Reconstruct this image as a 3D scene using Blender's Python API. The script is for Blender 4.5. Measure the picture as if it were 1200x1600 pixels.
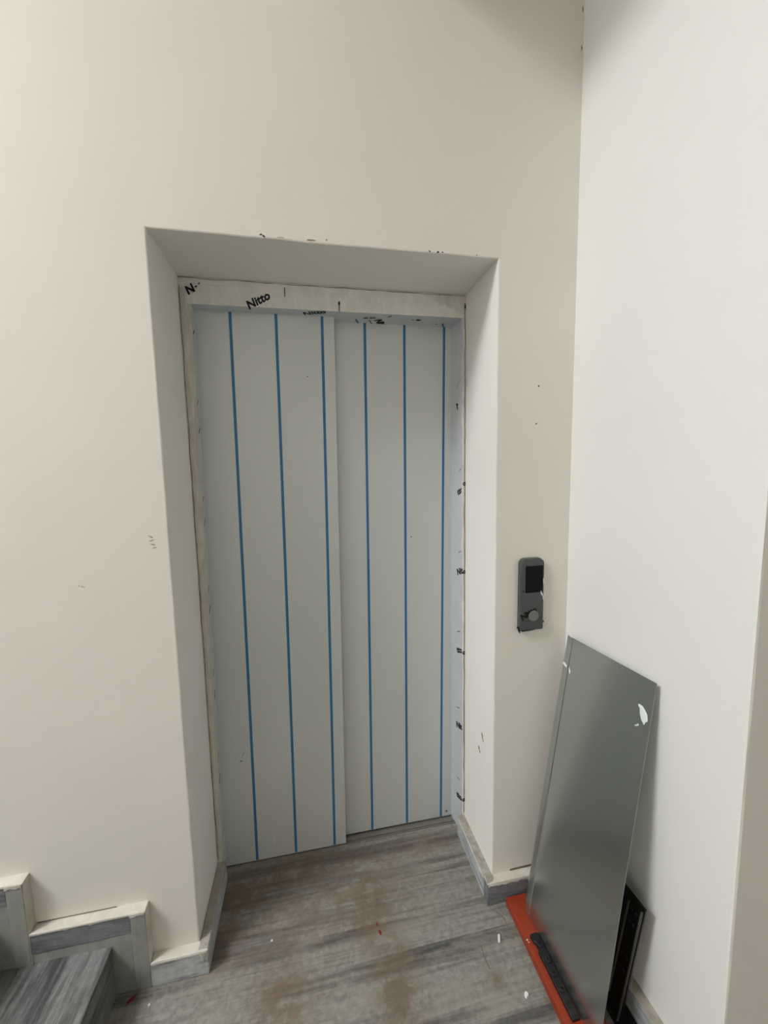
import bpy, bmesh, math, random
from mathutils import Vector, Matrix, noise

for o in list(bpy.data.objects):
    bpy.data.objects.remove(o, do_unlink=True)
scene = bpy.context.scene
COL = scene.collection
rnd = random.Random(7)

# ------------------------------------------------------------------ camera
CAM = Vector((0.3889, -1.2077, 1.5563))
YAW, PITCH, ROLL, FPX = 0.19003, -0.10424, -0.01881, 620.79
fw = Vector((math.sin(YAW)*math.cos(PITCH), math.cos(YAW)*math.cos(PITCH), math.sin(PITCH)))
rt = Vector((math.cos(YAW), -math.sin(YAW), 0))
up = rt.cross(fw)
rt2 = math.cos(ROLL)*rt + math.sin(ROLL)*up
up2 = -math.sin(ROLL)*rt + math.cos(ROLL)*up
cd = bpy.data.cameras.new('camera')
cam = bpy.data.objects.new('camera', cd)
COL.objects.link(cam)
M = Matrix((rt2, up2, -fw)).transposed().to_4x4()
M.translation = CAM
cam.matrix_world = M
cd.sensor_fit = 'VERTICAL'
cd.sensor_height = 32.0
cd.lens = FPX/1600*32.0
cd.clip_start = 0.02
scene.camera = cam

# ------------------------------------------------------------------ world, light, exposure
CEIL = 4.6
SKY = (-4.0, -2.0, -2.0, -0.8)          # skylight x0 x1 y0 y1
w = bpy.data.worlds.new('overcast_sky')
scene.world = w
w.use_nodes = True
w.node_tree.nodes['Background'].inputs[0].default_value = (0.97, 0.985, 1.01, 1)
w.node_tree.nodes['Background'].inputs[1].default_value = 41.5
pl = bpy.data.lights.new('skylight_portal', 'AREA')
pl.shape = 'RECTANGLE'
pl.size = SKY[1]-SKY[0]
pl.size_y = SKY[3]-SKY[2]
pl.cycles.is_portal = True
po = bpy.data.objects.new('skylight_portal', pl)
po.location = ((SKY[0]+SKY[1])/2, (SKY[2]+SKY[3])/2, CEIL+0.1)
COL.objects.link(po)
vs = scene.view_settings
vs.view_transform = 'Standard'
vs.look = 'None'
vs.gamma = 1
vs.use_curve_mapping = False
vs.exposure = 0.0

# ------------------------------------------------------------------ materials
def lin(c):
    return tuple(((v/255)/12.92 if v/255 <= 0.04045 else ((v/255+0.055)/1.055)**2.4) for v in c) + (1,)

class NT:
    def __init__(s, name):
        s.m = bpy.data.materials.new(name)
        s.m.use_nodes = True
        s.t = s.m.node_tree
        s.b = s.t.nodes['Principled BSDF']
        s.pos = s.n('ShaderNodeTexCoord').outputs['Object']
    def n(s, kind, **kw):
        nd = s.t.nodes.new(kind)
        for k, v in kw.items():
            setattr(nd, k, v)
        return nd
    def l(s, a, b):
        s.t.links.new(a, b)
    def mapped(s, scale=(1, 1, 1), loc=(0, 0, 0), rot=(0, 0, 0)):
        m = s.n('ShaderNodeMapping')
        m.inputs['Scale'].default_value = scale
        m.inputs['Location'].default_value = loc
        m.inputs['Rotation'].default_value = rot
        s.l(s.pos, m.inputs[0])
        return m.outputs[0]
    def noise(s, vec, scale, detail=4, rough=0.55, dist=0.0):
        nd = s.n('ShaderNodeTexNoise')
        nd.inputs['Scale'].default_value = scale
        nd.inputs['Detail'].default_value = detail
        nd.inputs['Roughness'].default_value = rough
        nd.inputs['Distortion'].default_value = dist
        s.l(vec, nd.inputs['Vector'])
        return nd.outputs[0]
    def ramp(s, fac, stops):
        r = s.n('ShaderNodeValToRGB')
        e = r.color_ramp.elements
        while len(e) < len(stops):
            e.new(0.5)
        for el, (p, c) in zip(e, stops):
            el.position = p
            el.color = c
        s.l(fac, r.inputs[0])
        return r.outputs[0]
    def mix(s, fac, a, b, mode='MIX'):
        m = s.n('ShaderNodeMix', data_type='RGBA', blend_type=mode)
        for v, i in ((fac, 0), (a, 6), (b, 7)):
            if hasattr(v, 'links'):
                s.l(v, m.inputs[i])
            else:
                m.inputs[i].default_value = v
        return m.outputs[2]
    def math(s, op, a, b=0.0):
        m = s.n('ShaderNodeMath', operation=op)
        for v, i in ((a, 0), (b, 1)):
            if hasattr(v, 'links'):
                s.l(v, m.inputs[i])
            else:
                m.inputs[i].default_value = v
        return m.outputs[0]
    def bump(s, h, strength, dist=0.002):
        b = s.n('ShaderNodeBump')
        b.inputs['Strength'].default_value = strength
        b.inputs['Distance'].default_value = dist
        s.l(h, b.inputs['Height'])
        s.l(b.outputs[0], s.b.inputs['Normal'])
    def col(s, c):
        if hasattr(c, 'links'):
            s.l(c, s.b.inputs['Base Color'])
        else:
            s.b.inputs['Base Color'].default_value = c
    def set(s, rough=0.5, metal=0.0, spec=0.5):
        s.b.inputs['Roughness'].default_value = rough
        s.b.inputs['Metallic'].default_value = metal
        s.b.inputs['Specular IOR Level'].default_value = spec

G1 = lambda v: (v, v, v, 1)

def paint(name, c, c2, rough=0.6, bump=0.25):
    k = NT(name)
    big = k.noise(k.pos, 1.6, 3, 0.5)
    k.col(k.mix(k.ramp(big, [(0.35, G1(0)), (0.65, G1(1))]), lin(c), lin(c2)))
    fine = k.noise(k.pos, 160, 3, 0.6)
    wav = k.noise(k.pos, 9, 3, 0.5)
    k.bump(k.math('ADD', k.math('MULTIPLY', fine, 0.3), k.math('MULTIPLY', wav, 2.2)), bump, 0.002)
    k.set(rough, 0, 0.35)
    return k.m

def plaster(name, c, c2, c3):
    k = NT(name)
    a = k.noise(k.mapped((1, 1, 0.35)), 30, 5, 0.65, 0.4)
    b = k.noise(k.pos, 8, 3, 0.5)
    base = k.mix(k.ramp(a, [(0.38, G1(0)), (0.62, G1(1))]), lin(c), lin(c2))
    k.col(k.mix(k.ramp(b, [(0.5, G1(0)), (0.66, G1(0.8))]), base, lin(c3)))
    k.bump(a, 0.6, 0.003)
    k.set(0.8, 0, 0.25)
    return k.m

def plain(name, c, rough=0.5, metal=0.0, spec=0.5, var=0.06, scale=40):
    k = NT(name)
    n_ = k.noise(k.pos, scale, 3)
    cc = lin(c)
    lo = tuple(v*(1-var*2) for v in cc[:3])+(1,)
    k.col(k.mix(n_, lo, tuple(min(1, v*(1+var)) for v in cc[:3])+(1,)))
    k.set(rough, metal, spec)
    return k.m

def marble(name, light, mid, dark, stretch, rough=0.45, dirt=None, seed=0.0, haze=None):
    """banded grey marble; 'stretch' squeezes the bands along one axis"""
    k = NT(name)
    v = k.mapped(stretch, (seed, seed*1.7, seed*0.6))
    a = k.noise(v, 9, 6, 0.6, 0.25)
    b = k.noise(v, 26, 5, 0.6, 0.3)
    f = k.math('ADD', k.math('MULTIPLY', a, 0.6), k.math('MULTIPLY', b, 0.4))
    c = k.ramp(f, [(0.36, lin(dark)), (0.45, lin(mid)), (0.53, lin(light)), (0.68, lin(mid))])
    g = k.noise(k.pos, 60, 6, 0.7)
    c = k.mix(0.55 if haze else 0.35, c, k.ramp(g, [(0.3, G1(0.25)), (0.7, G1(0.85))]), 'OVERLAY')
    if haze:
        h = k.noise(k.mapped((0.5, 1.5, 1)), 9, 9, 0.74, 0.3)
        c = k.mix(k.ramp(h, [(0.49, G1(0)), (0.63, G1(0.55))]), c, lin(haze))
    if dirt:
        patches, thresholds = dirt
        sx = k.n('ShaderNodeSeparateXYZ')
        k.l(k.pos, sx.inputs[0])
        tot = None
        for (px, py, rx, ry, wt) in patches:
            dx = k.math('DIVIDE', k.math('SUBTRACT', sx.outputs[0], px), rx)
            dy = k.math('DIVIDE', k.math('SUBTRACT', sx.outputs[1], py), ry)
            q = k.math('ADD', k.math('MULTIPLY', dx, dx), k.math('MULTIPLY', dy, dy))
            e = k.math('MULTIPLY', k.math('POWER', 2.718, k.math('MULTIPLY', q, -1.0)), wt)
            tot = e if tot is None else k.math('MAXIMUM', tot, e)
        nz = k.noise(k.mapped((0.8, 1.1, 1), (3.1, 0.7, 0)), 20, 8, 0.70, 0.25)
        st = k.math('MULTIPLY', tot, k.ramp(nz, [(0.41, G1(0)), (0.54, G1(1))]))
        stain = k.mix(k.noise(k.pos, 45, 4, 0.6), lin((84, 67, 50)), lin((136, 113, 93)))
        c = k.mix(k.math('MINIMUM', st, 0.72), c, stain)
        film = k.noise(k.pos, 5, 4, 0.6, 0.5)
        c = k.mix(k.math('MULTIPLY', tot, k.ramp(film, [(0.35, G1(0.1)), (0.7, G1(0.55))])), c, lin((106, 92, 76)))
        # dark specks of dirt
        vo = k.n('ShaderNodeTexVoronoi')
        vo.inputs['Scale'].default_value = 34
        k.l(k.pos, vo.inputs['Vector'])
        sp = k.ramp(vo.outputs['Distance'], [(0.05, G1(1)), (0.085, G1(0))])
        sel = k.ramp(k.noise(k.pos, 23, 2), [(0.56, G1(0)), (0.62, G1(0.6))])
        c = k.mix(k.math('MULTIPLY', sp, sel), c, lin((52, 46, 40)))
    k.col(c)
    k.bump(g, 0.12, 0.001)
    k.set(rough, 0, 0.4)
    return k.m

MT = {}
MT['wall'] = paint('cream_wall_paint', (231, 226, 215), (228, 223, 212))
MT['wallr'] = paint('white_wall_paint', (232, 231, 226), (229, 228, 223))
MT['reveal'] = paint('reveal_paint', (240, 237, 230), (236, 233, 225), 0.65, 0.4)
MT['cream'] = plaster('cream_paint_over_plaster', (208, 204, 193), (198, 193, 181), (188, 182, 169))
MT['fill'] = plaster('patchy_filler', (228, 225, 216), (206, 203, 194), (222, 212, 198))
MT['filldark'] = plaster('grey_filler', (216, 211, 200), (196, 191, 180), (210, 198, 184))
MT['dirtyplaster'] = plaster('dirty_grey_plaster', (180, 175, 163), (150, 145, 134), (166, 156, 142))
MT['cement'] = plaster('grey_cement_smear', (156, 156, 151), (140, 140, 136), (150, 148, 141))
MT['crack'] = plain('brown_crack', (124, 110, 94), 0.9, 0, 0.2)  # brown of the cracks and floor scratches
FLOORDIRT = ([(0.10, 0.19, 0.10, 0.07, 1.3), (0.05, 0.07, 0.05, 0.09, 1.2), (0.30, 0.24, 0.20, 0.07, 1.1), (0.55, 0.22, 0.18, 0.05, 0.7),
              (0.55, 0.07, 0.08, 0.12, 1.2), (0.60, -0.18, 0.06, 0.14, 1.1), (0.26, -0.14, 0.09, 0.10, 0.8),
              (0.90, -0.226, 0.022, 0.022, 0.9), (0.2, 0.05, 0.2, 0.12, 0.45), (0.8, 0.24, 0.15, 0.05, 0.6), (0.45, 0.12, 0.3, 0.14, 0.6)], None)
MT['floor'] = marble('grey_banded_floor_marble', (138, 136, 127), (104, 102, 96), (58, 58, 58), (0.055, 1.7, 1), 0.5, FLOORDIRT, 1.6, (152, 148, 136))
MT['stair'] = marble('grey_stair_marble', (124, 124, 123), (98, 98, 97), (66, 66, 67), (2.6, 0.3, 2.6), 0.45, None, 3.0)
MT['skirt'] = marble('grey_skirting_marble', (186, 187, 186), (156, 158, 158), (118, 120, 123), (0.4, 0.4, 3.0), 0.5, None, 5.0)
MT['skirtdark'] = marble('dark_skirting_marble', (126, 127, 130), (106, 107, 110), (84, 86, 90), (0.4, 0.4, 3.0), 0.5, None, 8.0)
MT['steel'] = plain('film_covered_door_steel', (210, 211, 209), 0.42, 0.2, 0.5, 0.03, 3)
MT['film'] = plain('pale_blue_film_on_frame', (204, 209, 212), 0.35, 0.15, 0.5, 0.05, 12)
MT['headerface'] = plaster('plaster_smeared_film', (234, 231, 222), (220, 218, 209), (232, 227, 216))
MT['blue'] = plain('blue_film_seam', (62, 128, 176), 0.4, 0, 0.5, 0.04)
MT['bluedark'] = plain('dark_blue_film_seam', (24, 66, 104), 0.4, 0, 0.5, 0.04)
MT['bluepale'] = plain('pale_blue_film_seam', (132, 182, 212), 0.4, 0, 0.5, 0.04)
MT['ink'] = plain('black_print_ink', (18, 18, 24), 0.6, 0, 0.3)
MT['inkfaint'] = plain('faint_grey_ink', (110, 114, 118), 0.6, 0, 0.3)
MT['alu'] = plain('dirty_aluminium_sill', (142, 138, 130), 0.5, 0.5, 0.5, 0.15, 25)
MT['sheet'] = plain('galvanised_grey_steel', (186, 191, 189), 0.24, 0.95, 0.5, 0.03, 2)
MT['scratch'] = plain('white_torn_film', (226, 230, 230), 0.6)
MT['orange'] = plain('orange_primer_paint', (150, 56, 30), 0.45, 0, 0.4, 0.12, 30)
MT['black'] = plain('black_enamel_steel', (22, 22, 22), 0.32, 0.2, 0.5, 0.1)
MT['edge'] = plain('grey_rib_steel', (96, 95, 90), 0.5, 0.3, 0.5, 0.1)  # lighter grey of the bracket ribs
MT['rubber'] = plain('black_rubber', (30, 31, 31), 0.55, 0, 0.4, 0.2)
MT['pgrey'] = plain('anthracite_plastic', (80, 81, 82), 0.42, 0.2, 0.5, 0.03)
MT['pscreen'] = plain('black_display_glass', (4, 4, 4), 0.35, 0, 0.15, 0)
MT['pbutton'] = plain('grey_button', (128, 128, 124), 0.4, 0.3, 0.5, 0.05)
MT['chip'] = plain('white_paint_chip', (232, 230, 222), 0.7)
MT['red'] = plain('dark_red_scrap', (122, 26, 26), 0.6)
MT['brown'] = plain('brown_scuff', (188, 172, 154), 0.8, 0, 0.2, 0.2)
MT['hole'] = plain('dark_nail_hole', (48, 42, 36), 0.9, 0, 0.1)
MT['chipped'] = plain('exposed_brown_plaster', (160, 134, 108), 0.85, 0, 0.2, 0.2)
MT['ceil'] = paint('white_ceiling_paint', (236, 234, 228), (232, 230, 224))
MT['dark'] = plain('shaft_concrete', (90, 90, 88), 0.9)
MT['wframe'] = plain('white_skylight_frame', (230, 230, 228), 0.4)

# ------------------------------------------------------------------ mesh helpers
def link(name, me, mats, parent=None):
    o = bpy.data.objects.new(name, me)
    COL.objects.link(o)
    if not isinstance(mats, (list, tuple)):
        mats = [mats]
    if not me.materials:
        for m in mats:
            me.materials.append(MT[m])
    if parent:
        o.parent = parent
    return o

def from_bm(name, bm, mats, parent=None, smooth=False):
    me = bpy.data.meshes.new(name)
    bmesh.ops.recalc_face_normals(bm, faces=bm.faces[:])
    if smooth:
        for f in bm.faces:
            f.smooth = True
    bm.to_mesh(me)
    bm.free()
    return link(name, me, mats, parent)

def from_pd(name, v, f, mats, parent=None, idx=None, smooth=False):
    me = bpy.data.meshes.new(name)
    me.from_pydata([tuple(p) for p in v], [], f)
    me.update()
    if idx:
        for p, i in zip(me.polygons, idx):
            p.material_index = i
    if smooth:
        for p in me.polygons:
            p.use_smooth = True
    return link(name, me, mats, parent)

def add_box(bm, x0, x1, y0, y1, z0, z1, bev=0.0, mi=0):
    vs_ = [bm.verts.new((x, y, z)) for x in (x0, x1) for y in (y0, y1) for z in (z0, z1)]
    fs = []
    for q in ((0, 1, 3, 2), (4, 6, 7, 5), (0, 4, 5, 1), (2, 3, 7, 6), (0, 2, 6, 4), (1, 5, 7, 3)):
        f = bm.faces.new([vs_[i] for i in q])
        f.material_index = mi
        fs.append(f)
    if bev:
        ed = list({e for f in fs for e in f.edges})
        bmesh.ops.bevel(bm, geom=ed, offset=bev, segments=2, affect='EDGES', profile=0.5)
    return vs_

def box(name, x0, x1, y0, y1, z0, z1, mats, parent=None, bev=0.0):
    bm = bmesh.new()
    add_box(bm, x0, x1, y0, y1, z0, z1, bev)
    return from_bm(name, bm, mats, parent)

def rough_box(name, x0, x1, y0, y1, z0, z1, mats, parent=None, bev=0.003, amp=0.0015, cuts=6, pick=None, seed=0.0):
    """box with hand-made, slightly wavy surfaces; pick(normal, centre) -> material index"""
    bm = bmesh.new()
    add_box(bm, x0, x1, y0, y1, z0, z1, 0)
    dims = [(x1-x0), (y1-y0), (z1-z0)]
    L = max(dims)
    long_e = [e for e in bm.edges if abs(e.calc_length()-L) < 1e-6]
    bmesh.ops.subdivide_edges(bm, edges=long_e, cuts=cuts, use_grid_fill=True)
    sharp = [e for e in bm.edges if len(e.link_faces) == 2 and e.calc_face_angle(0) > 0.5]
    bmesh.ops.bevel(bm, geom=sharp, offset=bev, segments=2, affect='EDGES', profile=0.5)
    bm.normal_update()
    for v in bm.verts:
        if v.co.z < z0+0.004:
            continue
        n_ = noise.noise_vector(v.co*38+Vector((seed, seed, seed)))
        v.co += n_*amp
    bmesh.ops.recalc_face_normals(bm, faces=bm.faces[:])
    bm.normal_update()
    if pick:
        for f in bm.faces:
            f.material_index = pick(f.normal, f.calc_center_median())
    return from_bm(name, bm, mats, parent)

def empty(name, loc=(0, 0, 0)):
    o = bpy.data.objects.new(name, None)
    o.empty_display_size = 0.05
    o.location = loc
    COL.objects.link(o)
    return o

def tag(o, label=None, cat=None, group=None, kind=None):
    if label:
        o['label'] = label
    if cat:
        o['category'] = cat
    if group:
        o['group'] = group
    if kind:
        o['kind'] = kind
    return o

def blob(name, c, u, v, n_, ru, rv, h, mat, parent=None, seg=9, jag=0.35, rot=0.0):
    """thin irregular flake: centre c, in-plane axes u v, normal n_, radii ru rv, thickness h"""
    c, u, v, n_ = Vector(c), Vector(u).normalized(), Vector(v).normalized(), Vector(n_).normalized()
    ring = []
    for i in range(seg):
        a = 2*math.pi*i/seg
        k = 1+rnd.uniform(-jag, jag)
        ca, sa = math.cos(a)*ru*k, math.sin(a)*rv*k
        ring.append((ca*math.cos(rot)-sa*math.sin(rot), ca*math.sin(rot)+sa*math.cos(rot)))
    vs_, fs = [], []
    for (a, b) in ring:
        vs_.append(c+u*a+v*b)
    for (a, b) in ring:
        vs_.append(c+u*a*0.8+v*b*0.8+n_*h)
    for i in range(seg):
        j = (i+1) % seg
        fs.append((i, j, seg+j, seg+i))
    fs.append(tuple(range(seg, 2*seg)))
    fs.append(tuple(reversed(range(seg))))
    bm = bmesh.new()
    bv = [bm.verts.new(p) for p in vs_]
    for f in fs:
        bm.faces.new([bv[i] for i in f])
    return from_bm(name, bm, mat, parent)

def text(name, body, c, u, v, size, mat, parent=None, shear=0.15, bold=0.035, thick=0.0003):
    """flat printed word: c = middle of the word, u = reading direction, v = up direction"""
    cu = bpy.data.curves.new('print_curve', 'FONT')
    cu.body = body
    cu.size = size
    cu.shear = shear
    cu.offset = bold*size
    cu.align_x = 'CENTER'
    cu.align_y = 'CENTER'
    cu.extrude = thick
    cu.resolution_u = 3
    t = bpy.data.objects.new('tmp_text', cu)
    COL.objects.link(t)
    dg = bpy.context.evaluated_depsgraph_get()
    me = bpy.data.meshes.new_from_object(t.evaluated_get(dg))
    bpy.data.objects.remove(t, do_unlink=True)
    me.materials.clear()
    U, V = Vector(u).normalized(), Vector(v)
    V = (V-U*V.dot(U)).normalized()
    N = U.cross(V)
    mm = Matrix((U, V, N)).transposed().to_4x4()
    mm.translation = Vector(c)
    me.transform(mm)
    return link(name, me, mat, parent)

def strip(name, p, q, nrm, width, mat, parent=None, h=0.0004):
    """thin painted dash from p to q on a surface with normal nrm"""
    p, q, n_ = Vector(p), Vector(q), Vector(nrm).normalized()
    s = (q-p).cross(n_).normalized()*width/2
    lo = [p-s, p+s, q+s, q-s]
    vs_ = lo+[a+n_*h for a in lo]
    bm = bmesh.new()
    bv = [bm.verts.new(a) for a in vs_]
    for f in ((0, 1, 2, 3), (7, 6, 5, 4), (0, 4, 5, 1), (1, 5, 6, 2), (2, 6, 7, 3), (3, 7, 4, 0)):
        bm.faces.new([bv[i] for i in f])
    return from_bm(name, bm, mat, parent)

# ------------------------------------------------------------------ dimensions
W, H, D = 0.996, 2.2, 0.265
XC = 1.268
YE = -0.592
XL, XR, YB = -4.8, 3.2, -4.4
HS = 0.086
TK = 0.031

# ------------------------------------------------------------------ walls
def wall_front():
    zs = [H*i/24 for i in range(25)]
    xs = [W*i/12 for i in range(13)]
    loop = [(0.0, z) for z in zs] + [(x, H) for x in xs[1:]] + [(W, z) for z in reversed(zs[:-1])]
    front, mid, back, out = [], [], [], []
    for i, (x, z) in enumerate(loop):
        jx = 0.0016*noise.noise(Vector((x*9, z*11, 1.3)))
        jz = 0.0020*noise.noise(Vector((x*13, z*9, 7.3)))
        ox = -1 if x == 0 else (1 if x == W else 0)
        oz = 1 if z == H else 0
        if z == H:
            jz += -0.002+0.004*(abs(x/W-0.5))
        out.append((x+jx+ox*0.004, 0.0, z+(jz if z > 0 else 0)+oz*0.004))
        front.append((x+jx+ox*0.001, 0.001, z+(jz if z > 0 else 0)+oz*0.001))
        mid.append((x+jx, 0.004, z+(jz if z > 0 else 0)))
        back.append((x+jx*0.5, 0.46, z))
    n_ = len(loop)
    v = out+front+mid+back
    f, idx = [], []
    for ring in range(3):
        for i in range(n_-1):
            a = ring*n_+i
            f.append((a, a+1, a+1+n_, a+n_))
            idx.append(1 if ring == 2 else 0)
    b = len(v)
    v += [(XL, 0, -0.2), (XL, 0, CEIL), (XC+0.3, 0, CEIL), (XC+0.3, 0, -0.2), (0, 0, -0.2), (W, 0, -0.2)]
    left = list(range(0, 25))
    top = list(range(24, 37))
    right = list(range(36, n_))
    f.append(tuple([b, b+4]+left+[b+1])); idx.append(0)
    f.append(tuple([b+1]+top+[b+2])); idx.append(0)
    f.append(tuple([b+2]+right+[b+5, b+3])); idx.append(0)
    o = from_pd('wall_front', v, f, ['wall', 'reveal'], None, idx)
    bm = bmesh.new()
    bm.from_mesh(o.data)
    bmesh.ops.recalc_face_normals(bm, faces=bm.faces[:])
    bm.to_mesh(o.data)
    bm.free()
    return tag(o, 'cream painted wall with the deep door recess', 'wall', None, 'structure')
WF = wall_front()

# right wall: short white wall with a slightly wavy outer corner, then it turns away
def wall_right():
    n_ = 40
    v, f, idx = [], [], []
    for i in range(n_+1):
        z = -0.2+(CEIL+0.4)*i/n_
        j = 0.0022*noise.noise(Vector((0.3, 5.1, z*6)))
        v += [(XC, 0.3, z), (XC, YE+0.006, z), (XC+0.001+j*0.5, YE+0.0015+j, z), (XC+0.006, YE, z), (XR, YE, z)]
    for i in range(n_):
        a, b = i*5, i*5+5
        for k in range(4):
            f.append((a+k, a+k+1, b+k+1, b+k))
            idx.append(0 if k < 2 else 1)
    o = from_pd('wall_right', v, f, ['wallr', 'wall'], None, idx)
    return tag(o, 'short white wall beside the call panel, ending in an outer corner', 'wall', None, 'structure')
WR = wall_right()

def quad_wall(name, pts, mat, label):
    o = from_pd(name, pts, [tuple(range(len(pts)))], mat)
    return tag(o, label, name.split('_')[0], None, 'structure')
quad_wall('wall_left', [(XL, 0, -0.2), (XL, YB, -0.2), (XL, YB, CEIL), (XL, 0, CEIL)], 'wallr', 'white wall at the far end of the stairs')
quad_wall('wall_back', [(XL, YB, -0.2), (XR, YB, -0.2), (XR, YB, CEIL), (XL, YB, CEIL)], 'wallr', 'white wall behind the viewer')
quad_wall('wall_end', [(XR, YB, -0.2), (XR, YE, -0.2), (XR, YE, CEIL), (XR, YB, CEIL)], 'wallr', 'white wall at the right end of the landing')
quad_wall('wall_shaft', [(-0.4, 0.75, -0.2), (1.4, 0.75, -0.2), (1.4, 0.75, 2.6), (-0.4, 0.75, 2.6)], 'dark', 'dark shaft wall behind the lift doors, unseen, added to block stray light')  # added behind the doors so no sky light leaks through the gaps

# ceiling with a skylight opening
def ceiling():
    x0, x1, y0, y1 = SKY
    z = CEIL
    bm = bmesh.new()
    add_box(bm, XL, x0, YB, 0, z, z+0.2)
    add_box(bm, x1, XR, YB, 0, z, z+0.2)
    add_box(bm, x0, x1, YB, y0, z, z+0.2)
    add_box(bm, x0, x1, y1, 0, z, z+0.2)
    o = from_bm('ceiling', bm, 'ceil')
    return tag(o, 'white stairwell ceiling with a skylight opening', 'ceiling', None, 'structure')
ceiling()
box_slab = box('ceiling_shade_slab', 0.52, XR, -1.9, 0.0, 3.07, 3.27, 'ceil', None, 0.004)  # added slab, out of view; its edge shades the upper wall corner
tag(box_slab, 'unseen slab added above the recess to shade the top corner', 'ceiling', None, 'structure')
sk = tag(empty('window_1', ((SKY[0]+SKY[1])/2, (SKY[2]+SKY[3])/2, CEIL)), 'white framed skylight over the stairs', 'window', None, 'structure')
def kid(o, p):
    o.parent = p
    o.matrix_parent_inverse = Matrix.Translation(p.location).inverted()
    return o
for (x0, x1, y0, y1) in ((SKY[0], SKY[0]+0.05, SKY[2], SKY[3]), (SKY[1]-0.05, SKY[1], SKY[2], SKY[3]),
                         (SKY[0]+0.05, SKY[1]-0.05, SKY[2], SKY[2]+0.05), (SKY[0]+0.05, SKY[1]-0.05, SKY[3]-0.05, SKY[3])):
    kid(box('window_frame', x0, x1, y0, y1, CEIL+0.02, CEIL+0.08, 'wframe', None, 0.004), sk)

# marks on the walls
YV, XV, ZV = (0, -1, 0), (1, 0, 0), (0, 0, 1)
def wmark(name, x, z, rx, rz, mat, h=0.0006, jag=0.4, rot=0.0, seg=9):
    return blob(name, (x, 0.0, z), XV, ZV, YV, rx, rz, h, mat, WF, seg, jag, rot)
for (x, z, rx, rz, r) in ((-0.047, 1.383, 0.009, 0.0025, -0.6), (-0.046, 1.373, 0.007, 0.0022, 0.5), (-0.044, 1.361, 0.008, 0.0022, -0.3),
                          (-0.040, 1.352, 0.006, 0.0018, 0.2), (-0.228, 1.253, 0.006, 0.0018, -0.5), (-0.237, 1.2555, 0.002, 0.002, 0)):
    wmark('scuff_mark', x, z, rx, rz, 'brown', 0.0005, 0.3, r)
for (x, z, r_) in ((1.142, 1.820, 0.0042), (1.136, 1.700, 0.0034), (0.291, 2.2085, 0.0055), (0.298, 2.2045, 0.004), (0.775, 2.2035, 0.0045),
                   (0.800, 2.2035, 0.004), (0.815, 2.204, 0.0045), (0.925, 2.2045, 0.003), (0.47, 2.209, 0.0028)):
    wmark('nail_hole', x, z, r_*rnd.uniform(0.7, 1.1), r_*0.55, 'hole', 0.0007, 0.45, rnd.uniform(-0.5, 0.5))
wmark('chipped_plaster', 0.425, 2.2055, 0.012, 0.0022, 'chipped', 0.0008)
wmark('chipped_plaster', 0.345, 2.206, 0.010, 0.0016, 'cream', 0.0010)
for (y, z, a, b, r) in ((0.088, 0.562, 0.006, 0.014, 0.3), (0.080, 0.552, 0.004, 0.007, 0.2), (0.115, 0.496, 0.007, 0.0085, -0.5), (0.109, 0.486, 0.004, 0.006, 0)):
    blob('chipped_plaster', (W+0.0012, y, z), (0, -1, 0), ZV, (-1, 0, 0), a, b, 0.0022, 'chipped', WF, 10, 0.4, r)
for (z, hh) in ((2.93, 0.012), (2.825, 0.012)):
    blob('corner_crack', (XC-0.006, 0.0, z), XV, ZV, YV, 0.0016, hh*0.7, 0.0008, 'crack', WF, 8, 0.3)

# ------------------------------------------------------------------ floor
FL = tag(empty('floor'), 'grey banded marble floor of the landing, stained brown before the doors', 'floor', None, 'structure')
box('subfloor', XL, XR, YB, 0.75, -0.2, -0.02, 'dark', FL)
box('slab', -0.002, W+0.002, 0.213, 0.314, -0.02, 0.0, 'floor', FL, 0.0008)
box('slab', -0.24, XC+0.01, -0.52, 0.2125, -0.02, 0.0, 'floor', FL, 0.0008)
box('slab', -0.24, XR, -1.1, -0.5205, -0.02, 0.0, 'floor', FL, 0.0008)
box('slab', -0.24, XR, YB, -1.1005, -0.02, 0.0, 'floor', FL, 0.0008)
box('slab', XL, -0.2405, YB, -1.25, -0.02, 0.0, 'floor', FL, 0.0008)

# ------------------------------------------------------------------ stairs
ST = tag(empty('staircase', (-0.24, -0.6, 0)), 'grey marble stairs rising to the left of the doors', 'stairs', None, 'structure')
RISE, GO, NX = 0.164, 0.30, -0.232
for i in range(7):
    x1 = NX-GO*i
    x0 = x1-GO if i < 6 else XL
    zt = RISE*(i+1)
    s = kid(box('step', x0-0.001, x1-0.012, -1.2, -0.001, max(0.0, zt-RISE-0.05), zt-0.03, 'cement'), ST)
    kid(box('riser', x1-0.012, x1, -1.2, -TK-0.001, zt-RISE, zt-0.03, 'stair', None, 0.001), ST)
    kid(box('tread', x0-0.012 if i < 6 else XL, x1, -1.2, -0.001, zt-0.03, zt, 'stair', None, 0.002), ST)

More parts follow.
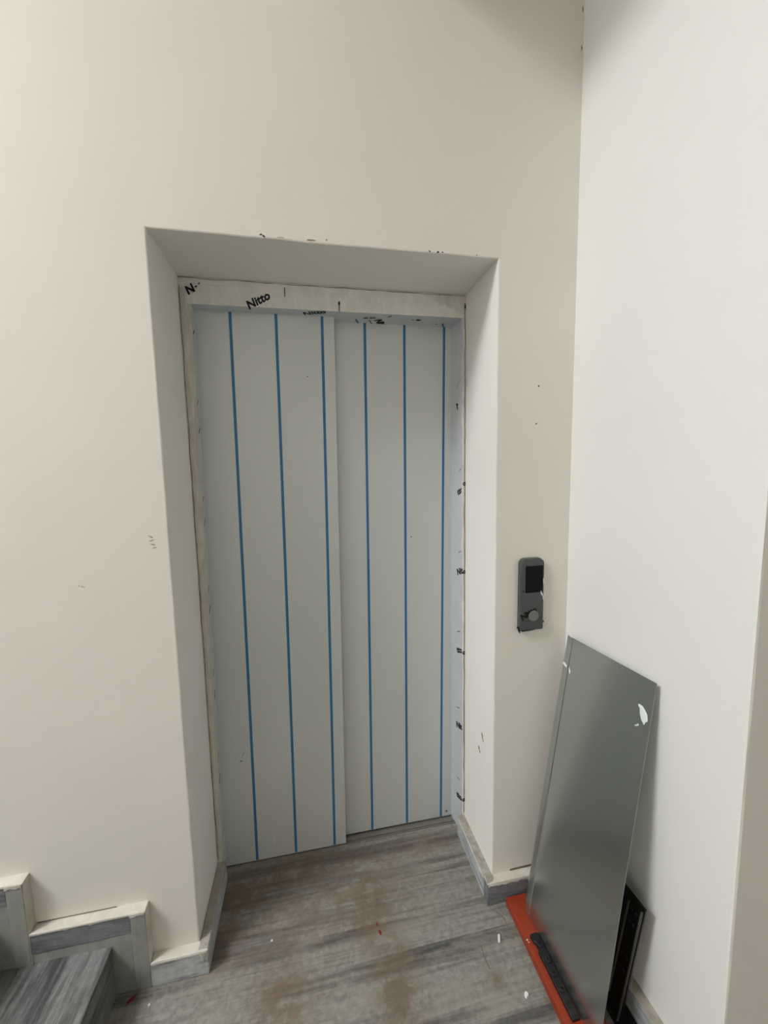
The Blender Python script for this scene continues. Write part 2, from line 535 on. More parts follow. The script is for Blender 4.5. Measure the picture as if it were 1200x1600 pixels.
# ------------------------------------------------------------------ skirting
def pick_sk(nx=1, top=0.55):
    def f(n_, c):
        if n_.z > top:
            return 1
        if n_.x*nx > 0.6 and nx:
            return 1
        return 0
    return f
BL = tag(empty('baseboard_left'), 'stepped grey marble skirting climbing the wall left of the recess', 'skirting', None, 'structure')
rough_box('skirting_board', -0.133, 0.031, -TK, 0.002, 0.0, HS-0.004, ['skirt', 'cream'], BL, 0.003, 0.0012, 8, pick_sk(0), 1)
rough_box('skirting_board', 0.0, 0.031, -0.026, 0.264, 0.0, HS-0.003, ['skirt', 'dirtyplaster'], BL, 0.003, 0.0014, 10, pick_sk(0), 2)
for i in range(5):
    bx, bz = -0.133-GO*i-0.003*i, RISE*i
    z0 = bz if i == 0 else bz-0.002
    rough_box('skirting_upright', bx-0.044, bx, -TK, 0.002, z0, bz+0.259, ['cement', 'cream'], BL, 0.003, 0.0014, 6, pick_sk(1), 3+i)
    rough_box('mortar_fill', bx-0.112, bx-0.043, -TK+0.003, 0.002, z0, bz+0.200, ['cement'], BL, 0.002, 0.001, 6, None, 33+i)
    rough_box('skirting_board', bx-GO-0.004, bx-0.043, -TK+0.002, 0.002, bz+0.194, bz+0.256, ['skirtdark', 'cream'], BL, 0.003, 0.0014, 8, pick_sk(0), 13+i)
    rough_box('mortar_bed', bx-GO-0.004, bx-0.110, -TK+0.004, 0.002, bz+0.160, bz+0.195, ['cement'], BL, 0.002, 0.001, 8, None, 23+i)
    rough_box('paint_cap', bx-GO-0.003, bx-0.0005, -TK-0.0004, 0.002, bz+0.2545, bz+0.262, ['cream'], BL, 0.002, 0.0012, 14, None, 73+i)
    strip('wall_crack', (bx-GO+0.002, -0.0012, bz+0.2632), (bx-0.09, -0.0012, bz+0.2632), ZV, 0.0022, 'crack', BL, 0.0006)
# paint smears along the front top edges, and a drip at the corner
def smear(x0, x1, y, z, parent, depth=0.012, seed=0.0, nrm=(0, -1, 0), axis='x', mat='cream'):
    n_ = 26
    v, f = [], []
    for i in range(n_+1):
        t = i/n_
        a = x0+(x1-x0)*t
        d_ = depth*(0.35+0.9*abs(noise.noise(Vector((a*45, seed, 2.0)))))
        for off, zz in ((0.0, 0.0008), (0.0011, 0.0008), (0.0011, -d_), (0.0, -d_-0.0008)):
            v.append((a, y+nrm[1]*off, z+zz) if axis == 'x' else (y+nrm[0]*off, a, z+zz))
    for i in range(n_):
        a = i*4
        for k in range(3):
            f.append((a+k, a+k+1, a+5+k, a+4+k))
    return from_pd('paint_smear', v, f, mat, parent)
smear(-0.132, 0.026, -TK-0.0004, HS-0.006, BL, 0.010, 3.0)
for i in range(3):
    bx, bz = -0.133-0.303*i, RISE*i
    smear(bx-GO, bx-0.066, -TK+0.0012, bz+0.259, BL, 0.008, 5.0+i)
    smear(bx-0.044, bx-0.003, -TK-0.0006, bz+0.259, BL, 0.016, 9.0+i, mat='cream')
def drip(x, z, ln, parent):
    bm = bmesh.new()
    n_ = 9
    rings = []
    for i in range(n_):
        t = i/(n_-1)
        ww = 0.014*(1-t)**2.2+0.0024 if i < n_-1 else 0.001
        zz = z-ln*t
        rings.append([bm.verts.new((x-ww, -TK+0.0005, zz)), bm.verts.new((x-ww*0.4, -TK-0.0022, zz)), bm.verts.new((x+ww*0.4, -TK-0.0022, zz)), bm.verts.new((x+ww, -TK+0.0005, zz))])
    for a, b in zip(rings, rings[1:]):
        for k in range(3):
            bm.faces.new((a[k], a[k+1], b[k+1], b[k]))
    return from_bm('paint_drip', bm, 'cream', parent, True)
drip(0.016, HS-0.008, 0.032, BL)

BR = tag(empty('baseboard_right'), 'grey marble skirting around the foot of the right reveal', 'skirting', None, 'structure')
rough_box('skirting_board', W-TK, W+0.002, -TK+0.003, 0.264, 0.0, HS, ['skirt', 'dirtyplaster'], BR, 0.003, 0.0012, 10, pick_sk(0), 41)
rough_box('skirting_board', W-TK-0.001, XC-0.002, -TK, 0.002, 0.0, HS, ['skirtdark', 'filldark'], BR, 0.003, 0.0012, 8, pick_sk(0), 42)
smear(W-TK+0.002, XC-TK, -TK-0.0004, HS-0.002, BR, 0.014, 51.0, mat='filldark')
smear(0.0, 0.25, W-TK-0.0004, HS-0.002, BR, 0.012, 52.0, (-1, 0, 0), 'y', 'fill')
strip('wall_crack', (W+0.07, -0.0012, HS+0.004), (XC-TK-0.03, -0.0012, HS+0.006), YV, 0.007, 'crack', BR, 0.0006)
BW = tag(empty('baseboard_end'), 'marble skirting along the short white wall', 'skirting', None, 'structure')
rough_box('skirting_board', XC-TK+0.001, XC+0.002, YE-TK+0.003, -TK-0.001, 0.0, 0.076, ['skirt', 'dirtyplaster'], BW, 0.003, 0.001, 10, pick_sk(0), 61)
rough_box('skirting_board', XC-TK+0.001, XR, YE-TK, YE+0.002, 0.0, 0.076, ['skirt', 'cream'], BW, 0.003, 0.001, 10, pick_sk(0), 62)

# ------------------------------------------------------------------ door frame (trim) of the lift
def lean(z, k=0.015):
    return k*z/2.1
FZ = 2.115                      # underside of the header
FY = 0.262                      # frame face
TR = tag(empty('trim_1', (W/2, FY, 0)), 'steel lift door frame under film and smeared filler', 'door frame', None, 'structure')
def hexa(name, pts, mats, parent, pick=None):
    """8 points: bottom 4 then top 4"""
    bm = bmesh.new()
    bv = [bm.verts.new(p) for p in pts]
    for f in ((3, 2, 1, 0), (4, 5, 6, 7), (0, 1, 5, 4), (1, 2, 6, 5), (2, 3, 7, 6), (3, 0, 4, 7)):
        bm.faces.new([bv[i] for i in f])
    bmesh.ops.recalc_face_normals(bm, faces=bm.faces[:])
    bm.normal_update()
    if pick:
        for f in bm.faces:
            f.material_index = pick(f.normal)
    o = from_bm(name, bm, mats)
    return kid(o, parent) if parent else o
def front_or(n_):
    return 1 if n_.y < -0.7 else 0
header = hexa('header', [(-0.01, FY, FZ), (W+0.01, FY, FZ+0.004), (W+0.01, 0.44, FZ-0.004), (-0.01, 0.44, FZ-0.004),
                (-0.01, FY, H+0.02), (W+0.01, FY, H+0.02), (W+0.01, 0.44, H+0.02), (-0.01, 0.44, H+0.02)], ['film', 'headerface'], TR, front_or)
jamb_l = hexa('jamb', [(-0.01, FY, 0), (0.020, FY, 0), (0.012, 0.40, 0), (-0.01, 0.40, 0),
                (-0.01, FY, FZ), (0.036, FY, FZ), (0.026, 0.40, FZ), (-0.01, 0.40, FZ)], ['film', 'filldark'], TR, front_or)
jamb_r = hexa('jamb', [(0.987, FY, 0), (W+0.01, FY, 0), (W+0.01, 0.44, 0), (0.957, 0.44, 0),
                (0.985, FY, FZ+0.002), (W+0.01, FY, FZ+0.002), (W+0.01, 0.44, FZ+0.002), (0.967, 0.44, FZ+0.002)], ['film', 'fill'], TR, front_or)

# uneven filler bead round the frame
def bead(name, pts, w0, w1, dirn, mat, seed, th=0.004, amp=0.006):
    """pts: polyline on the frame face along the reveal; bead reaches w0..w1 inward along dirn"""
    n_ = 60
    v, f = [], []
    dv = Vector(dirn)
    a, b = Vector(pts[0]), Vector(pts[1])
    for i in range(n_+1):
        t = i/n_
        p = a.lerp(b, t)
        ww = w0+(w1-w0)*t+amp*noise.noise(p*17+Vector((seed, 0, 0)))+amp*0.5*noise.noise(p*53+Vector((0, seed, 0)))
        ww = max(0.002, ww)
        hh = th*(1+0.5*noise.noise(p*30+Vector((0, 0, seed))))
        back = Vector((0, 0.002, 0))
        v += [p-dv*0.003+back, p+Vector((0, -hh, 0)), p+dv*ww*0.8+Vector((0, -hh, 0)), p+dv*ww+back]
    for i in range(n_):
        q = i*4
        for k in range(3):
            f.append((q+k, q+k+1, q+5+k, q+4+k))
    bm = bmesh.new()
    bv = [bm.verts.new(p) for p in v]
    for q in f:
        bm.faces.new([bv[i] for i in q])
    return kid(from_bm(name, bm, mat), TR)
bead('filler_bead', ((-0.001, FY, 0.08), (0.0, FY, 2.16)), 0.014, 0.026, (1, 0, 0), 'filldark', 1.0, 0.003, 0.004)
bead('filler_bead', ((W, FY, 0.08), (W, FY, 2.15)), 0.008, 0.012, (-1, 0, 0), 'fill', 2.0, 0.004, 0.004)
bead('filler_bead', ((0.0, FY, H-0.001), (W, FY, H-0.003)), 0.022, 0.035, (0, 0, -1), 'headerface', 3.0, 0.0025, 0.010)
bead('filler_bead', ((0.86, FY-0.001, H-0.003), (W, FY-0.001, H-0.003)), 0.03, 0.07, (0, 0, -1), 'fill', 4.0, 0.003, 0.014)
# dark wandering crack between filler and reveal
def crack(p, q, wv, seed, width=0.0018, amp=0.003):
    n_ = 60
    v, f = [], []
    p, q, wv = Vector(p), Vector(q), Vector(wv)
    for i in range(n_+1):
        c = p.lerp(q, i/n_)
        off = amp*noise.noise(c*12+Vector((seed, seed, 0)))
        ww = width*max(0.15, 0.6+0.9*noise.noise(c*20+Vector((0, seed, seed))))
        c = c+wv*off
        v += [c-wv*ww/2+Vector((0, 0.003, 0)), c-wv*ww/2, c+wv*ww/2, c+wv*ww/2+Vector((0, 0.003, 0))]
    for i in range(n_):
        a = i*4
        for k in range(3):
            f.append((a+k, a+k+1, a+5+k, a+4+k))
    return kid(from_pd('crack', v, f, 'crack'), TR)
crack((0.003, FY-0.0050, 0.10), (0.004, FY-0.0050, 2.17), (1, 0, 0), 1.0)
crack((W-0.003, FY-0.0065, 0.10), (W-0.003, FY-0.0065, 2.17), (1, 0, 0), 2.0, 0.0014)
crack((0.0, FY-0.0045, H-0.005), (W, FY-0.0045, H-0.006), (0, 0, 1), 3.0, 0.0016, 0.003)

# printing on the protective film
def pr(o, parent):
    o.parent = parent
    return o
ry = FY-0.0033
pr(text('printed_word', 'N', (0.036, ry, 2.158), (1, 0, 0.62), ZV, 0.036, 'ink'), header)
strip_o = strip('printed_dash', (0.052, ry, 2.167), (0.059, ry, 2.171), YV, 0.004, 'ink'); pr(strip_o, header)
pr(strip('printed_dash', (0.063, ry, 2.176), (0.068, ry, 2.182), YV, 0.003, 'ink'), header)
pr(text('printed_word', 'Nitto', (0.250, ry+0.0028, 2.137), (1, 0, 0.56), ZV, 0.038, 'ink'), header)
pr(strip('printed_dash', (0.3395, ry, 2.184), (0.339, ry, 2.154), YV, 0.0026, 'ink'), header)
pr(strip('printed_dash', (0.525, ry+0.002, 2.149), (0.524, ry+0.002, 2.117), YV, 0.0024, 'ink'), header)
pr(blob('printed_arrowhead', (0.525, ry+0.0024, 2.144), XV, ZV, YV, 0.004, 0.007, 0.0004, 'ink', None, 6, 0.2), header)
zu = FZ-0.0006
pr(text('printed_word', 'Nitto', (0.437, 0.284, zu+0.0015), (1, -0.42, 0), (0, -1, 0), 0.038, 'ink'), header)
pr(text('printed_word', 'Nit', (0.682, 0.335, zu), (0.62, 1, 0), (1, -0.62, 0), 0.040, 'ink'), header)
pr(strip('printed_dash', (0.617, 0.304, zu), (0.633, 0.302, zu), (0, 0, -1), 0.005, 'ink'), header)
pr(strip('printed_dash', (0.640, 0.302, zu), (0.660, 0.296, zu), (0, 0, -1), 0.006, 'ink'), header)
pr(strip('printed_dash', (0.589, 0.318, zu-0.0006), (0.612, 0.375, zu-0.0006), (0, 0, -1), 0.006, 'inkfaint'), header)
pr(strip('printed_dash', (0.640, 0.318, zu-0.0006), (0.660, 0.365, zu-0.0006), (0, 0, -1), 0.004, 'inkfaint'), header)
pr(strip('printed_dash', (0.706, 0.283, zu), (0.714, 0.268, zu), (0, 0, -1), 0.004, 'ink'), header)
pr(blob('printed_smudge', (0.822, 0.296, zu), XV, (0, 1, 0), (0, 0, -1), 0.010, 0.007, 0.0005, 'ink', None, 8, 0.3), header)
pr(blob('printed_smudge', (0.800, 0.295, zu), XV, (0, 1, 0), (0, 0, -1), 0.004, 0.003, 0.0005, 'ink', None, 7, 0.3), header)
pr(blob('printed_smudge', (0.903, 0.323, zu), XV, (0, 1, 0), (0, 0, -1), 0.004, 0.004, 0.0005, 'ink', None, 7, 0.3), header)
pr(strip('printed_dash', (0.925, 0.315, zu), (0.945, 0.36, zu), (0, 0, -1), 0.007, 'inkfaint'), header)
def jx(y, z):                   # surface of the right jamb's return
    f0, b0 = 0.987-0.002*z/2.1, 0.957+0.010*z/2.1
    return f0+(b0-f0)*(y-FY)/(0.44-FY)-0.0007
JN = Vector((-0.986, -0.165, 0))
for i, (y, z) in enumerate(((0.286, 1.807), (0.280, 1.470), (0.282, 1.143), (0.285, 0.810), (0.287, 0.475), (0.286, 0.152))):
    pr(text('printed_word', 'tto' if i % 2 else 'Nit', (jx(y, z), y, z), (0.16, -0.9, 0.50-0.06*i), ZV, 0.034, 'ink', None, 0.15, 0.05), jamb_r)
    y2, z2 = y+0.004, z+0.078
    pr(strip('printed_dash', (jx(y2+0.014, z2-0.012+0.002*i), y2+0.014, z2-0.012+0.002*i), (jx(y2-0.012, z2+0.012-0.002*i), y2-0.012, z2+0.012-0.002*i), JN, 0.004, 'inkfaint'), jamb_r)
for z in (1.500, 1.149, 0.812, 0.160):
    pr(text('printed_word', 'o', (W-0.006, FY-0.0068, z), (1, 0, 0.4), ZV, 0.026, 'ink'), jamb_r)
pr(blob('printed_smudge', (W-0.003, FY-0.0068, 2.158), XV, ZV, YV, 0.003, 0.010, 0.001, 'ink', None, 8, 0.3), jamb_r)
def jl(y, z):
    f0, b0 = 0.020+0.016*z/FZ, 0.012+0.014*z/FZ
    return f0+(b0-f0)*(y-FY)/(0.40-FY)+0.0006
for i, z in enumerate((2.03, 1.80, 1.705, 1.47, 1.385, 1.147, 1.07, 0.83, 0.745, 0.50, 0.41, 0.18)):
    a, b = (0.268, z-0.010), (0.292, z+0.010)
    pr(strip('printed_dash', (jl(*a), a[0], a[1]), (jl(*b), b[0], b[1]), (1, 0.06, 0), 0.005, 'ink' if i % 2 == 0 else 'inkfaint'), jamb_l)

# sill with its running grooves
SL = kid(box('sill', 0.0, W, 0.3145, 0.44, -0.02, -0.003, 'alu', None, 0.001), TR)
for (y0, y1, z) in ((0.3150, 0.3190, 0.0012), (0.3265, 0.3465, 0.0006), (0.362, 0.40, 0.0006)):
    pr(box('sill_ridge', 0.0, W, y0, y1, -0.004, z, 'alu', None, 0.0005), SL)

# ------------------------------------------------------------------ the two sliding leaves
DR = tag(empty('door_1', (0.5, 0.33, 0)), 'grey steel sliding lift doors in film with blue seams', 'lift door', None, 'structure')
def leaf(xb0, xt0, xb1, xt1, y, z0, z1, thick, seams, fold):
    bm = bmesh.new()
    v = []
    for (xa, xb, z) in ((xb0, xb1, z0), (xt0, xt1, z1)):
        for (x, yy) in ((xa, y), (xb, y), (xb, y+thick), (xa, y+thick)):
            v.append(bm.verts.new((x, yy, z)))
    for f in ((3, 2, 1, 0), (4, 5, 6, 7), (0, 1, 5, 4), (1, 2, 6, 5), (2, 3, 7, 6), (3, 0, 4, 7)):
        bm.faces.new([v[i] for i in f])
    bmesh.ops.bevel(bm, geom=[e for e in bm.edges], offset=0.0016, segments=2, affect='EDGES', profile=0.5)
    o = kid(from_bm('door_panel', bm, 'steel'), DR)
    for (sb, stp) in seams:
        vv, ff, ii = [], [], []
        cols = [(-0.0068, 2), (-0.0046, 1), (-0.0022, 0), (0.0012, 1), (0.0034, 0), (0.0048, 2), (0.0068, None)]
        for (c, z) in ((sb, z0+0.003), (stp, z1-0.003)):
            for (dx, _) in cols:
                wob = 0.0
                vv.append((c+dx*0.86+wob, y-0.0004, z))
        for kx in range(len(cols)-1):
            ff.append((kx, kx+1, kx+1+len(cols), kx+len(cols)))
            ii.append(cols[kx][1])
        s = from_pd('film_seam', vv, ff, ['blue', 'bluedark', 'bluepale'], None, ii)
        s.parent = o
    return o
p1 = leaf(0.0125, 0.0285, 0.493, 0.5095, 0.312, 0.006, 2.16, 0.030, ((0.136, 0.149), (0.2885, 0.304), (0.4455, 0.466)), True)
p2 = leaf(0.40, 0.40, 0.985, 0.985, 0.352, 0.004, 2.16, 0.030, ((0.611, 0.628), (0.766, 0.783), (0.9225, 0.945)), False)
def dr(o, p):
    o.parent = p
    return o
dr(strip('film_tear', (0.204, 0.3118, 0.10), (0.2065, 0.3118, 0.068), YV, 0.0035, 'scratch'), p1)
dr(strip('film_tear', (0.265, 0.3118, 0.03), (0.267, 0.3118, 0.018), YV, 0.002, 'scratch'), p1)
dr(blob('scuff_mark', (0.096, 0.3119, 0.442), XV, ZV, YV, 0.006, 0.0025, 0.0004, 'inkfaint', None, 8, 0.4, 0.3), p1)
dr(strip('scuff_mark', (0.103, 0.3118, 0.462), (0.110, 0.3118, 0.480), YV, 0.0018, 'inkfaint'), p1)
dr(blob('scuff_mark', (0.406, 0.3119, 1.902), XV, ZV, YV, 0.004, 0.0016, 0.0004, 'inkfaint', None, 8, 0.4), p1)
dr(blob('screw', (0.949, 0.3519, 0.028), XV, ZV, YV, 0.0055, 0.0055, 0.0012, 'alu', None, 12, 0.05), p2)
dr(blob('scuff_mark', (0.800, 0.3519, 1.284), XV, ZV, YV, 0.004, 0.003, 0.0004, 'inkfaint', None, 8, 0.4), p2)

# ------------------------------------------------------------------ landing call panel
PX0, PX1, PZ0, PZ1, PD = 1.0795, 1.1665, 1.004, 1.2535, 0.019
CP = tag(empty('call_panel', ((PX0+PX1)/2, 0, PZ0)), 'dark grey lift call panel with black screen beside the recess', 'call panel')
def rrect(x0, x1, z0, z1, rt_, rb, seg=8):
    pts = []
    for (cx, cz, a0, r_) in ((x1-rt_, z1-rt_, 0, rt_), (x0+rt_, z1-rt_, 90, rt_), (x0+rb, z0+rb, 180, rb), (x1-rb, z0+rb, 270, rb)):
        for k in range(seg+1):
            a = math.radians(a0+90*k/seg)
            pts.append((cx+r_*math.cos(a), cz+r_*math.sin(a)))
    return pts
def slab_loops(name, loops, mat, parent, smooth=False):
    """loops: list of (outline, y) from the wall outwards, closed at the front"""
    bm = bmesh.new()
    rings = [[bm.verts.new((x, y, z)) for (x, z) in ol] for (ol, y) in loops]
    for a, b in zip(rings, rings[1:]):
        for i in range(len(a)):
            j = (i+1) % len(a)
            bm.faces.new((a[i], a[j], b[j], b[i]))
    bm.faces.new(rings[-1])
    bm.faces.new(list(reversed(rings[0])))
    return kid(from_bm(name, bm, mat, None, smooth), parent)
slab_loops('housing', [(rrect(PX0, PX1, PZ0, PZ1, 0.020, 0.005), 0.0), (rrect(PX0, PX1, PZ0, PZ1, 0.020, 0.005), -PD+0.004),
                       (rrect(PX0+0.0012, PX1-0.0012, PZ0+0.0012, PZ1-0.0012, 0.019, 0.005), -PD+0.0012),
                       (rrect(PX0+0.004, PX1-0.004, PZ0+0.004, PZ1-0.004, 0.017, 0.004), -PD)], 'pgrey', CP)
slab_loops('screen', [(rrect(1.0965, 1.1605, 1.1365, 1.229, 0.001, 0.001, 2), -PD+0.001), (rrect(1.0965, 1.1605, 1.1365, 1.229, 0.001, 0.001, 2), -PD-0.0008)], 'pscreen', CP)
def disc(cx, cz, r_, n_=28):
    return [(cx+r_*math.cos(2*math.pi*i/n_), cz+r_*math.sin(2*math.pi*i/n_)) for i in range(n_)]
slab_loops('button', [(disc(1.1285, 1.0545, 0.0185), -PD+0.001), (disc(1.1285, 1.0545, 0.0185), -PD-0.0018), (disc(1.1285, 1.0545, 0.016), -PD-0.003), (disc(1.1285, 1.0545, 0.006), -PD-0.0024)], 'pbutton', CP)
kid(text('printed_word', 'Nitto', (1.110, -PD-0.0006, 1.064), (1, 0, 0.55), ZV, 0.028, 'ink', None, 0.1, 0.06), CP)
kid(strip('printed_dash', (1.085, -PD-0.0005, 1.141), (1.092, -PD-0.0005, 1.145), YV, 0.003, 'ink'), CP)
for (x, z, a, b, r) in ((1.157, 1.131, 0.003, 0.008, 0.5), (1.163, 1.117, 0.0018, 0.010, 0.1), (1.1635, 1.175, 0.0018, 0.012, 0), (1.155, 1.137, 0.002, 0.004, 0.2), (1.158, 1.2495, 0.006, 0.002, -0.5)):
    kid(blob('film_glare_shred', (x, -PD, z), XV, ZV, YV, a, b, 0.0010, 'scratch', None, 9, 0.35, r), CP)  # peeling film, with its glare put into the white colour
for (x, z, a, b, r) in ((1.0775, 1.008, 0.0025, 0.013, 0.35), (1.0740, 1.016, 0.003, 0.004, 0.2), (1.118, 1.0045, 0.035, 0.0022, 0.06), (1.1675, 1.031, 0.003, 0.004, 0)):
    kid(blob('torn_film_edge', (x, -PD+0.006, z), XV, ZV, YV, a, b, 0.005, 'ink', None, 10, 0.3, r), CP)

# ------------------------------------------------------------------ leaning steel sheet
SB0, SB1 = Vector((1.0775, -0.077, 0.034)), Vector((1.0805, -0.442, 0.034))
ST0, ST1 = Vector((1.2475, -0.033, 0.982)), Vector((1.2525, -0.3885, 0.998))
def sheet():
    root = tag(empty('steel_sheet', tuple(SB0.lerp(SB1, 0.5))), 'grey steel sheet with a folded edge, leaning in the corner', 'metal sheet')
    N0 = (SB1-SB0).cross(ST0-SB0).normalized()
    if N0.x > 0:
        N0 = -N0
    Wd = (ST1-ST0).length
    # cross-section: (distance along the width in metres, offset along the normal), a joggled left edge then flat
    prof = [(0.0, -0.0050), (0.0115, -0.0030), (0.0125, 0.0030), (0.0137, 0.0036), (0.0310, 0.0014), (0.0320, 0.0012), (0.0345, -0.0002), (0.0365, 0.0), (0.12, 0.0), (0.24, 0.0), (Wd-0.001, 0.0)]
    nz = 16
    tk = 0.0012
    v, f = [], []
    for i in range(nz+1):
        t = i/nz
        a, b = SB0.lerp(ST0, t), SB1.lerp(ST1, t)
        bow = 0.0022*math.sin(math.pi*t)
        for (s, off) in prof:
            v.append(a.lerp(b, s/Wd)+N0*(off+bow*(0.3+0.7*s/Wd)))
        for (s, off) in prof:
            v.append(a.lerp(b, min(1, s/Wd))+N0*(off+bow*(0.3+0.7*s/Wd)-tk))
    m = len(prof)
    for i in range(nz):
        p, q = i*2*m, (i+1)*2*m
        for k in range(m-1):
            f.append((p+k, p+k+1, q+k+1, q+k))
            f.append((p+m+k+1, p+m+k, q+m+k, q+m+k+1))
        f.append((p, q, q+m, p+m))
        f.append((p+m-1, p+2*m-1, q+2*m-1, q+m-1))
    for base in (0, nz*2*m):
        for k in range(m-1):
            f.append((base+k, base+m+k, base+m+k+1, base+k+1))
    bm = bmesh.new()
    bv = [bm.verts.new(p) for p in v]
    for q in f:
        bm.faces.new([bv[i] for i in q])
    kid(from_bm('plate', bm, 'sheet'), root)
    U, V = (SB1-SB0).normalized(), (ST0-SB0).normalized()
    def at(s, t, off=0.0):
        return SB0.lerp(ST0, t).lerp(SB1.lerp(ST1, t), s)+N0*(off+0.0022*math.sin(math.pi*t)*(0.3+0.7*s))
    for (s, t, a, b, r, o_) in ((0.930, 0.9035, 0.011, 0.021, 0.45, 0), (0.895, 0.919, 0.010, 0.004, -0.5, 0), (0.90, 0.869, 0.003, 0.003, 0, 0), (0.885, 0.864, 0.003, 0.002, 0, 0),
                                (0.022, 0.900, 0.008, 0.004, 0.3, -0.001), (0.060, 0.899, 0.010, 0.005, -0.4, 0.003), (0.115, 0.889, 0.003, 0.010, 0.4, 0.0004)):
        kid(blob('film_tear', at(s, t, o_), U, V, N0, a, b, 0.0012, 'scratch', None, 10, 0.3, r), root)
    return root
sheet()

# ------------------------------------------------------------------ orange rail
RY0, RY1 = -0.62, -0.0385
def rail():
    root = tag(empty('steel_rail', (1.10, (RY0+RY1)/2, 0)), 'orange painted flat steel rail lying under the leaning sheet', 'rail')
    bm = bmesh.new()
    add_box(bm, 1.031, 1.146, RY0, RY1, 0.0, 0.030, 0.0025)
    kid(from_bm('bar', bm, 'orange'), root)
    kid(blob('paint_chip', (1.036, -0.172, 0.030), XV, (0, 1, 0), ZV, 0.003, 0.002, 0.0006, 'scratch', None, 7, 0.3), root)
    kid(blob('paint_chip', (1.0365, -0.179, 0.030), XV, (0, 1, 0), ZV, 0.002, 0.0018, 0.0006, 'scratch', None, 7, 0.3), root)
    kid(blob('paint_chip', (1.050, -0.171, 0.030), XV, (0, 1, 0), ZV, 0.004, 0.003, 0.0006, 'hole', None, 7, 0.3), root)
    return root
rail()

# black rubber strip with bosses on the rail
def rubber():
    root = tag(empty('rubber_strip', (1.058, -0.27, 0.03)), 'black knobbly rubber strip lying on the orange rail', 'rubber strip')
    n_ = 22
    v, f = [], []
    ya, yb = -0.166, -0.375
    for i in range(n_+1):
        t = i/n_
        y = ya+(yb-ya)*t
        x0 = 1.049+0.002*noise.noise(Vector((t*9, 1, 1)))+0.003*t
        x1 = 1.0762
        if 0.10 < t < 0.2:
            x0 += 0.005
        h = 0.030+0.010+0.002*noise.noise(Vector((t*14, 4, 2)))
        for (x, z) in ((x0, 0.0302), (x0+0.001, h-0.002), (x0+0.003, h), (x1-0.002, h), (x1, h-0.002), (x1, 0.0302)):
            v.append((x, y, z))
    for i in range(n_):
        a, b = i*6, i*6+6
        for k in range(6):
            j = (k+1) % 6
            f.append((a+k, a+j, b+j, b+k))
    f.append(tuple(range(6)))
    f.append(tuple(n_*6+k for k in reversed(range(6))))
    bm = bmesh.new()
    bv = [bm.verts.new(p) for p in v]
    for q in f:
        bm.faces.new([bv[i] for i in q])
    kid(from_bm('strip_body', bm, 'rubber'), root)
    for t in (0.16, 0.36, 0.52, 0.70):
        y = ya+(yb-ya)*t
        bm = bmesh.new()
        prev = None
        for (r_, z) in ((0.0085, 0.0385), (0.0085, 0.0435), (0.007, 0.0455), (0.004, 0.0455), (0.0035, 0.0425)):
            ring = [bm.verts.new((1.064+r_*math.cos(2*math.pi*k/14), y+r_*math.sin(2*math.pi*k/14), z)) for k in range(14)]
            if prev:
                for k in range(14):
                    bm.faces.new((prev[k], prev[(k+1) % 14], ring[(k+1) % 14], ring[k]))
            prev = ring
        bm.faces.new(prev)
        kid(from_bm('boss', bm, 'rubber'), root)
    return root
rubber()

# ------------------------------------------------------------------ black angle bracket behind the sheet
def bracket():
    # upright arm leans on the skirting, foot arm lies on the floor towards the viewer
    root = tag(empty('angle_bracket', (1.20, -0.38, 0)), 'black steel angle bracket standing behind the leaning sheet', 'bracket')
    B, T = Vector((1.190, 0, 0.012)), Vector((1.227, 0, 0.386))
    upv = (T-B).normalized()
    nrm = Vector((-upv.z, 0, upv.x))
    y0, y1 = -0.292, -0.418
    def prism(name, ya, yb, o0, o1, z0, z1, mat, bev=0.001):
        bm = bmesh.new()
        L = (T-B).length
        vs_ = []
        for s in (z0, z1):
            for (y, o_) in ((ya, o0), (yb, o0), (yb, o1), (ya, o1)):
                p = B+upv*(s*L)+nrm*o_
                vs_.append(bm.verts.new((p.x, y+0.026*(1-s), p.z)))
        for q in ((3, 2, 1, 0), (4, 5, 6, 7), (0, 1, 5, 4), (1, 2, 6, 5), (2, 3, 7, 6), (3, 0, 4, 7)):
            bm.faces.new([vs_[i] for i in q])
        bmesh.ops.bevel(bm, geom=bm.edges[:], offset=bev, segments=2, affect='EDGES')
        return kid(from_bm(name, bm, mat), root)
    prism('upright_arm', y0, y1, -0.003, 0.003, 0, 1, 'black')
    prism('edge_rib', -0.4150, -0.4100, 0.002, 0.008, 0.0, 0.965, 'edge')
    prism('edge_rib', -0.3730, -0.3690, 0.002, 0.007, 0.10, 0.93, 'edge')
    for (y, s) in ((-0.391, 0.90), (-0.388, 0.80), (-0.381, 0.52), (-0.379, 0.40)):
        bm = bmesh.new()
        c = B.lerp(T, s)+nrm*0.003
        prev = None
        for (r_, h) in ((0.0085, -0.0005), (0.0085, 0.003), (0.006, 0.0045)):
            ring = [bm.verts.new(Vector((c.x, y, c.z))+nrm*h+Vector((0, 1, 0))*r_*math.cos(2*math.pi*k/6)+upv*r_*math.sin(2*math.pi*k/6)) for k in range(6)]
            if prev:
                for k in range(6):
                    bm.faces.new((prev[k], prev[(k+1) % 6], ring[(k+1) % 6], ring[k]))
            prev = ring
        bm.faces.new(prev)
        kid(from_bm('bolt', bm, 'black'), root)
    bm = bmesh.new()
    add_box(bm, 1.178, 1.234, -0.62, -0.30, 0.0, 0.012, 0.0015)
    kid(from_bm('foot_arm', bm, 'black'), root)
    bm = bmesh.new()
    add_box(bm, 1.228, 1.234, -0.62, -0.43, 0.011, 0.030, 0.001)
    kid(from_bm('foot_rib', bm, 'edge'), root)
    return root
bracket()

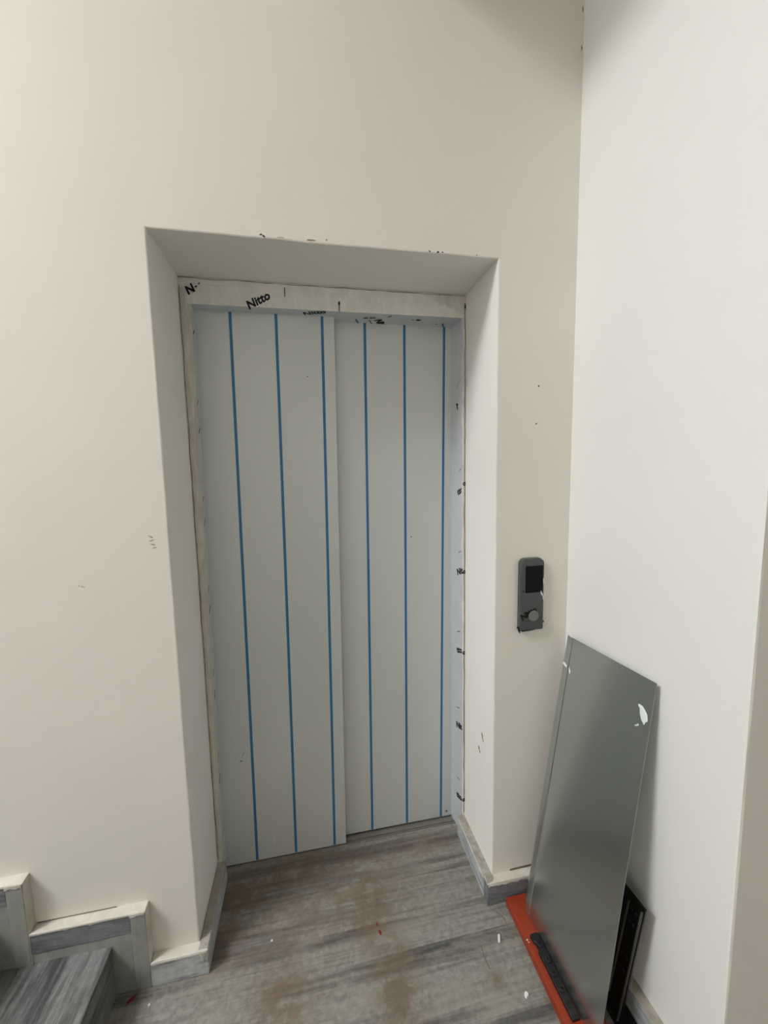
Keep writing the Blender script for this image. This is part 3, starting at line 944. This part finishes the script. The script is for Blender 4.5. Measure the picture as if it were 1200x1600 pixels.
for pts in (((0.985, -0.05), (1.004, -0.075), (1.004, -0.11)), ((0.893, -0.135), (0.889, -0.165), (0.892, -0.20))):
    for a, b in zip(pts, pts[1:]):
        strip('floor_scratch', (a[0], a[1], 0.0002), (b[0], b[1], 0.0002), ZV, 0.003, 'crack', FL, 0.0004)
# ------------------------------------------------------------------ litter on the floor
def stub(x, y, ln, r_, ang, label):
    root_bm = bmesh.new()
    d_ = Vector((math.cos(ang), math.sin(ang), 0))
    s_ = Vector((-math.sin(ang), math.cos(ang), 0))
    prev = None
    prof = [(-ln/2, 0.6), (-ln/2+0.001, 1), (0, 1.03), (ln/2-0.001, 0.95), (ln/2, 0.55)]
    rings = []
    for (a, k) in prof:
        rings.append([root_bm.verts.new(Vector((x, y, r_*1.02))+d_*a+s_*r_*k*math.cos(2*math.pi*q/10)+Vector((0, 0, r_*k*math.sin(2*math.pi*q/10)))) for q in range(10)])
    for a, b in zip(rings, rings[1:]):
        for q in range(10):
            root_bm.faces.new((a[q], a[(q+1) % 10], b[(q+1) % 10], b[q]))
    root_bm.faces.new(rings[0])
    root_bm.faces.new(rings[-1])
    return tag(from_bm('plastic_stub', root_bm, 'chip'), label, 'litter', 'litter on the landing floor')
stub(0.958, -0.132, 0.022, 0.0042, 1.15, 'small white stub on the floor beside the end of the orange rail')
def litter(name, x, y, a, b, h, mat, rot, label):
    o = blob(name, (x, y, 0.0), XV, (0, 1, 0), ZV, a, b, h, mat, None, 9, 0.25, rot)
    return tag(o, label, 'litter', 'litter on the landing floor')
litter('paint_flake', 0.971, -0.278, 0.009, 0.006, 0.004, 'chip', 0.8, 'white paint flake on the floor nearest the bottom edge, left of the orange rail')
litter('paint_flake', 0.216, 0.020, 0.0035, 0.003, 0.002, 'chip', 0.3, 'tiny white flake on the dark stained floor by the left skirting')
litter('paint_flake', -0.127, -0.074, 0.004, 0.0035, 0.0025, 'chip', 0.0, 'tiny white flake on the floor under the left skirting corner')
litter('red_scrap', 0.575, -0.030, 0.004, 0.010, 0.0015, 'red', 0.2, 'small dark red scrap in the middle of the landing floor')
litter('red_scrap', 0.569, -0.004, 0.003, 0.007, 0.0012, 'red', 0.1, 'smaller red scrap closer to the doors, mid landing')
litter('red_scrap', -0.184, -0.050, 0.014, 0.006, 0.002, 'red', 0.6, 'dark red scrap at the foot of the first stair')
